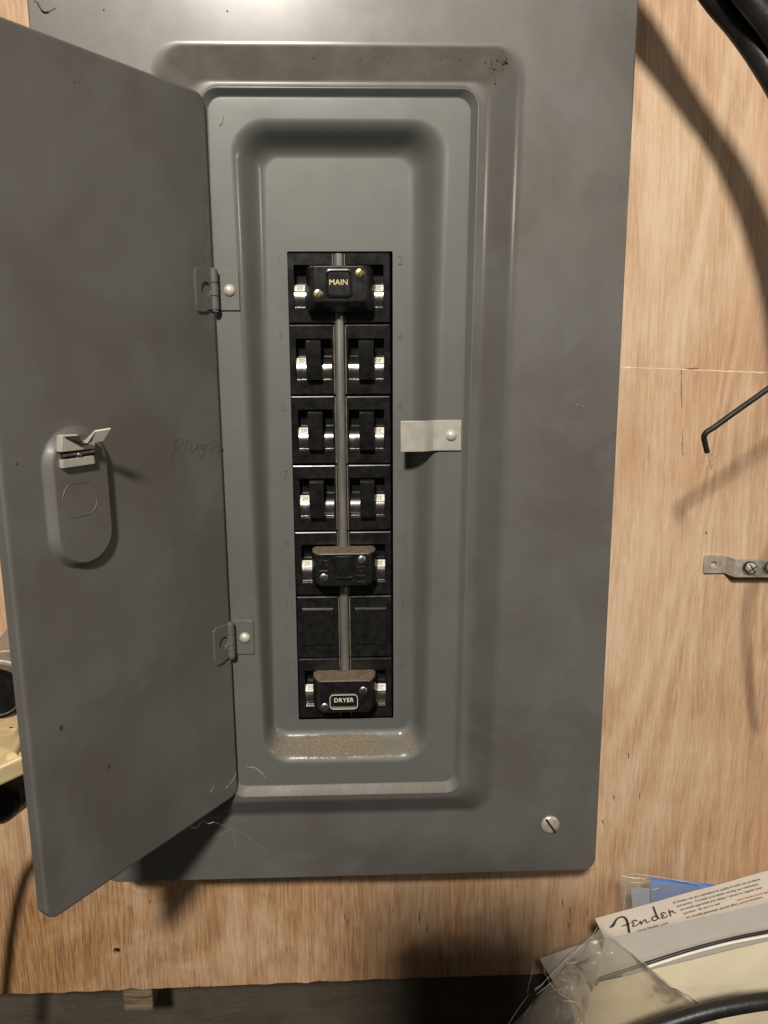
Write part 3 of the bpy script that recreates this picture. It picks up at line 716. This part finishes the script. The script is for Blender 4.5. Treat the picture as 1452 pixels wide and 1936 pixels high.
# the leaflet: u along the upper edge, v down
LY = -.058
leaf, lf = sheet('leaflet', [(1125, 1737), (1560, 1617), (1600, 1740), (1180, 1850)], LY, M_paper, 0, nu=14)
tag(leaf, 'white printed leaflet with black script logo sticking up from the bag', 'leaflet')
U0 = at(1125, 1737, LY); U1 = at(1452, 1647, LY); eu = (U1 - U0).normalized(); ev = Vector((-eu.z, 0, eu.x)).normalized() * -1
if ev.z > 0: ev = -ev
def lmap(px, py, q=0): P = at(px, py, LY); return P + Vector((0, -.0009 - q, 0))
def ribbon(mbx, pts, widths):           # brush stroke with swelling width
    P = [lmap(*p) for p in pts]; P = smooth_path(P, 5); n = len(P); Lr, Rr = [], []
    for i, p in enumerate(P):
        t = (P[min(i+1, n-1)] - P[max(i-1, 0)]).normalized(); s = t.cross(NF); k = i/(n-1)*(len(widths)-1); a = int(min(k, len(widths)-2)); w = lerp(widths[a], widths[a+1], k-a)*.00036
        Lr.append(p - s*w); Rr.append(p + s*w)
    mbx.loops([Lr, Rr], closed=False)
mb = MB()
ribbon(mb, [(1152, 1752), (1158, 1748), (1164, 1738), (1170, 1733), (1178, 1732), (1184, 1738), (1187, 1750), (1189, 1762)], [1.2, 3, 2, 1.6, 2, 2.4, 2.6, 2.4])
ribbon(mb, [(1175, 1750), (1182, 1747), (1191, 1743)], [1, 1.4, .8])
ribbon(mb, [(1204, 1740), (1199, 1738), (1194, 1742), (1198, 1744), (1195, 1749), (1200, 1749), (1207, 1745), (1210, 1740), (1211, 1744), (1212, 1746), (1215, 1740), (1219, 1737), (1221, 1741), (1223, 1743), (1229, 1739)], [1.2, 1.4, 1.4, 1.0, 1.4, 1.2, 1, 1.2, 1.3, 1, 1.2, 1.3, 1.3, 1, .8])
ribbon(mb, [(1242, 1731), (1236, 1731), (1232, 1735), (1235, 1739), (1241, 1737), (1243, 1731)], [1.2, 1.3, 1.5, 1.4, 1.2, 1.2]); ribbon(mb, [(1234, 1712), (1238, 1723), (1242, 1732), (1247, 1736)], [1.6, 2, 1.6, .8])
ribbon(mb, [(1258, 1725), (1252, 1724), (1249, 1728), (1254, 1729), (1250, 1733), (1256, 1734), (1262, 1729)], [1.2, 1.4, 1.2, 1, 1.4, 1.2, 1])
ribbon(mb, [(1264, 1718), (1265, 1724), (1268, 1731)], [1.2, 1.4, 1.2]); ribbon(mb, [(1266, 1724), (1270, 1720), (1272, 1723), (1278, 1725)], [1.1, 1.3, 1.2, .7])
build('script_logo', mb, M_ink, leaf, 0)
ang = math.atan2(eu.z, eu.x)
def flat_text(body, px, py, size, mat, sp=1.0, extra=0.0, off=0.0):
    P = lmap(px, py); c_, s_ = math.cos(ang + extra), math.sin(ang + extra)
    t = text_mb(body, size, lambda x, y, q: (P.x + c_*x - s_*y, P.y - q, P.z + s_*x + c_*y), .00002, sp, off, 'LEFT', 2); build('printed_line', t, mat, leaf, 0)
flat_text('www.fender.com', 1203, 1759, .0034, M_ink, 1.0)
lines = [('At Fender, we are committed to quality in both our products', 1271, 1705), ('and service.  To assist us in better serving our customers,', 1278, 1711.5), ('we would appreciate you taking 1 minute to register your', 1285, 1718), ('purchase.  Be sure to visit ', 1291, 1725), ('for monthly giveaways, special offers, and promotions.', 1297, 1733)]
for b, x, y in lines: flat_text(b, x, y + .5, .0026, M_ink, 1.0)
flat_text('www.fender.com/register', 1392, 1700.5, .0026, M_red_ink)
# pale sheet, its dark piping and the cream cards
gs, _ = sheet('paper_sheet', [(1150, 1774), (1600, 1675), (1640, 1790), (1150, 1846)], LY - .010, M_grey_paper, .001)
m2 = MB(); p = [at(x, y, LY - .0098) for x, y in ((1020, 1813), (1085, 1790), (1152, 1774), (1152, 1846), (1100, 1866), (1062, 1884))]; m2.loops([p, [q + Vector((0, .0003, 0)) for q in p]], True, True); build('folded_end', m2, M_grey_paper, gs, 0)
tag(gs, 'plain grey paper sheet lying over the lower edge of the leaflet', 'paper sheet')
mb = MB(); mb.tube(smooth_path([at(x, y, LY - .0165) for x, y in ((1126, 1862), (1131, 1853), (1142, 1848), (1180, 1836), (1218, 1823), (1300, 1797), (1380, 1776), (1452, 1761), (1560, 1740))], 6), .00115, 8)
tag(build('thin_cable', mb, M_cable, None, 60), 'thin black cord running along the edge of the papers in the bag', 'thin cable')
mb = MB(); mb.tube(smooth_path([at(x, y, LY - .0172) for x, y in ((1222, 1829), (1300, 1804), (1380, 1783), (1452, 1769), (1560, 1748))], 6), .0011, 8)
tag(build('white_cord', mb, simple('white_piping', (.80, .76, .68), .5, var=.05), None, 60), 'thin white edging directly below the black cord on the papers', 'cord')
cr, _ = sheet('cream_card', [(1072, 1872), (1620, 1740), (1640, 1990), (1105, 2010)], LY - .014, M_cream, .004); tag(cr, 'large cream card filling the lower part of the plastic bag', 'card')
cs, _ = sheet('cream_slip', [(1222, 1836), (1600, 1744), (1640, 1850), (1345, 1912)], LY - .0195, simple('pale_cream_paper', (.74, .66, .48), .7, var=.05, scale=50), .001); tag(cs, 'pale cream paper slip lying below the black cord', 'paper slip')
# blue packet behind the leaflet, in its own clear sleeve
bp_, _ = sheet('blue_packet', [(1228, 1660), (1420, 1680), (1420, 1760), (1236, 1760)], -.034, M_blue, .001); tag(bp_, 'bright blue packet partly hidden behind the white leaflet', 'packet')
m2 = MB(); p = [at(x, y, -.0362) for x, y in ((1193, 1680), (1228, 1679), (1232, 1760), (1200, 1760))]; m2.loops([p, [q + Vector((0, .0003, 0)) for q in p]], True, True); build('pale_flap', m2, M_pale_blue, bp_, 0)
def film_sheet(name, pxs, Y, nu, nv, amp, label, cat, yoff=(0, 0, 0, 0), seed=0):
    p = [at(x, y, Y + d) for (x, y), d in zip(pxs, yoff)]
    def fn(u, v):
        q = (p[0]*(1-u) + p[1]*u)*(1-v) + (p[3]*(1-u) + p[2]*u)*v
        edge = min(1, 6*min(u, v, 1-u, 1-v) + .3)
        d = noise.fractal((q.x*38 + seed, q.z*22 - q.x*20, seed), 1, 2, 4)*amp*edge
        k = abs(noise.noise((q.x*45 + q.z*28, seed, 1.7)))**.6 * amp*.8
        return q + Vector((d*.3, d - k, d*.3))
    mb = MB(); mb.grid(fn, nu, nv); return tag(build(name, mb, M_film, None, 60), label, cat)
film_sheet('clear_sleeve', [(1172, 1657), (1440, 1690), (1440, 1775), (1182, 1775)], -.039, 40, 16, .0008, 'small clear plastic sleeve around the blue packet', 'plastic sleeve', seed=3)
film_sheet('plastic_bag', [(1138, 1750), (1228, 1828), (1410, 1975), (925, 1985)], LY - .024, 70, 60, .0011, 'crumpled clear plastic bag holding the papers, open end at left', 'plastic bag', (.012, 0, 0, .004), 9)
film_sheet('plastic_wrap', [(1134, 1752), (1146, 1772), (1090, 2010), (920, 1996)], LY - .027, 60, 110, .006, 'crinkled clear plastic edge of the bag against the dark gap', 'plastic wrap', (.010, .004, -.01, .0), 21)
M_crease_glint = simple('plastic_crease_glint', (.74, .71, .64), .15, var=.2, scale=400, spec=.9)  # pale tubes along the film's folds; whitish colour stands in for glints
def crease_glints(parent, L, Y):
    for pts, w in L:
        rnd = random.Random(pts[0][0]); P = []
        for a, b in zip(pts, pts[1:]):
            for k in range(5): t = k/5; P.append(at(lerp(a[0], b[0], t) + rnd.uniform(-1.2, 1.2), lerp(a[1], b[1], t) + rnd.uniform(-1.2, 1.2), Y + rnd.uniform(-.0005, .0005)))
        P.append(at(*pts[-1], Y)); n = len(P)
        mb = MB(); mb.tube(P, w, 5, rr=[w*(.25 + .75*math.sin(math.pi*min(1, max(0, (i+.3)/n)))*rnd.uniform(.5, 1.2)) for i in range(n)]); build('crease_glint', mb, M_crease_glint, parent, 60)
bagf = bpy.data.objects['plastic_bag']; wrap = bpy.data.objects['plastic_wrap']; slv = bpy.data.objects['clear_sleeve']
crease_glints(bagf, [([(1150, 1768), (1192, 1798), (1226, 1829)], 0.00025), ([(1226, 1829), (1262, 1862), (1300, 1880), (1342, 1908)], 0.00028), ([(1070, 1822), (1092, 1818)], 0.00037), ([(1058, 1850), (1075, 1856)], 0.00031), ([(1040, 1873), (1088, 1866)], 0.00019), ([(1062, 1892), (1086, 1893), (1094, 1900)], 0.00037), ([(1092, 1896), (1100, 1916)], 0.00025)], LY - .0275)
crease_glints(wrap, [([(1131, 1752), (1118, 1772), (1080, 1805), (1048, 1836), (1012, 1874)], 0.00031), ([(1010, 1872), (1028, 1858)], 0.00056), ([(1014, 1880), (1036, 1862), (1042, 1858)], 0.00043), ([(1000, 1880), (978, 1910), (958, 1940)], 0.00031), ([(990, 1925), (1004, 1900)], 0.00031), ([(1012, 1815), (1004, 1846), (996, 1878)], 0.00019), ([(1024, 1812), (1030, 1840), (1046, 1868), (1075, 1890), (1080, 1936)], 0.00019)], LY - .032)
crease_glints(slv, [([(1173, 1657), (1200, 1652), (1240, 1658), (1300, 1668), (1345, 1678)], 0.00019), ([(1174, 1657), (1182, 1680), (1180, 1712), (1178, 1725)], 0.00019), ([(1174, 1656), (1196, 1660), (1220, 1661)], 0.00050), ([(1190, 1667), (1218, 1670)], 0.00031), ([(1232, 1684), (1246, 1678)], 0.00025)], -.0415)
cable('black_cable', [(1090, 2010, -.115), (1180, 1968, -.118), (1250, 1940, -.12), (1330, 1915, -.12), (1400, 1900, -.12), (1470, 1891, -.12), (1600, 1885, -.12)], .0052, M_cable, 'black cable lying across the front of the bag, bottom right', 'cable')

# ------------------------------------------------------------------ things half hidden behind the door, left
tool = empty('power_tool', at(-10, 1310, -.05)); tag(tool, 'grey metal tool body with black round end cap left of the door', 'power tool')
P = at(-7, 1311, -.125); mb = MB()
AX = Vector((-.16, .98, 0)).normalized()
mb.lathe(P + Vector((0, .004, 0)), AX, [(.0160, 0), (.0180, .001), (.0184, .004), (.0184, .012), (.0176, .0135), (.0176, .046), (.0184, .048), (.0184, .066), (.0150, .076), (.008, .080)], 40); build('motor_housing', mb, M_toolgrey, tool, 40)
mb = MB(); mb.lathe(P + AX*.020, AX, [(.0180, 0), (.0180, .024)], 40); build('metal_band', mb, M_bright, tool, 40)
mb = MB(); mb.lathe(P + AX*.006, -AX, [(.0160, 0), (.0160, .005), (.0152, .0066), (.0134, .0066), (.0129, .006), (.0001, .006)], 40); build('end_cap', mb, M_cap, tool, 30)
iv = empty('ivory_box', at(10, 1430, -.1)); tag(iv, 'ivory plastic box with fine ribbed top left of the door', 'plastic box')
q = [at(-120, 1376, -.050), at(50, 1360, -.050), at(56, 1424, -.135), at(-110, 1500, -.150)]
mb = MB(); mb.loops([[p for p in q], [p + Vector((0, .004, -.013)) for p in q]], True, True); build('body', mb, M_ivory, iv, 0, .0022, bseg=3)
mb = MB(); nn = (q[1]-q[0]).cross(q[3]-q[0]).normalized(); nn = nn if nn.z > 0 else -nn
for k in range(16):
    v = .26 + k*.032; a = q[0].lerp(q[3], v).lerp(q[1].lerp(q[2], v), .30); b = q[0].lerp(q[3], v).lerp(q[1].lerp(q[2], v), .90 - .012*k); mb.tube([a + nn*.0002, b + nn*.0002], .00045, 6)
build('ribbing', mb, M_ivory, iv, 60)['kind'] = 'stuff'
mb = MB(); a = q[0].lerp(q[3], .95).lerp(q[1].lerp(q[2], .95), .80); b = q[1].lerp(q[2], .55); mb.tube([a + nn*.001, a.lerp(b, .5) + nn*.0025, b + nn*.0015], .0030, 10); build('moulded_lug', mb, M_ivory, iv, 60)
mb = MB(); mb.lathe(q[0].lerp(q[3], .22).lerp(q[1].lerp(q[2], .22), .82) + nn*.0002, nn, [(.0013, 0), (.0013, .0003)], 14); build('peg_hole', mb, M_dark, iv, 0)
mb = MB(); P = at(-12, 1518, -.095); mb.lathe(P, (0, -1, .25), [(.013, -.05), (.0150, -.045), (.0150, -.004), (.0125, 0), (.0001, .0005)], 28)
tag(build('power_plug', mb, M_cap, None, 40), 'black round plug below the ivory box at the left edge', 'plug')
cable('hanging_cord', [(-10, 1540, -.085), (-22, 1580, -.070), (-42, 1640, -.055), (-58, 1760, -.048), (-70, 1950, -.045)], .0040, M_cable, 'black cord hanging down from the round black plug at the left edge', 'cord')

# cobweb under the door corner
mb = MB()
for pts in ([(346, 1558), (352, 1555), (356, 1562), (366, 1564), (375, 1560), (383, 1551), (393, 1557), (404, 1554)], [(349, 1556), (350, 1563)], [(358, 1563), (372, 1566), (378, 1559)], [(404, 1554), (440, 1568), (480, 1590), (505, 1610)], [(410, 1580), (428, 1572), (440, 1568), (444, 1600)]):
    wv = .00022 if pts[0][0] < 400 else .00004
    mb.tube(smooth_path([at(x, y, -.062 + .00002*(x-346)) for x, y in pts], 4), wv, 5)
tag(build('cobweb', mb, M_web, None, 0), 'wispy dusty cobweb strand hanging under the lower door corner', 'cobweb')

# the phone that took the picture: unseen, behind the lens, enlarged so it throws the soft shadow low on the plywood
right, fwd, up = (Vector([ROT[r][k] for r in range(3)]) for k in range(3))
mb = MB(); o = CAM - fwd*.004
for L0 in (1,):
    mb.loops([[o + right*x + up*z - fwd*y for x, y, z in rl(-.088, .030, .050, -.142, .012, yy, 6)] for yy in (0, .009)], True, True)
tag(build('phone', mb, M_phone, None, 40), 'unseen dark phone behind the lens, enlarged to throw the low shadow', 'phone')
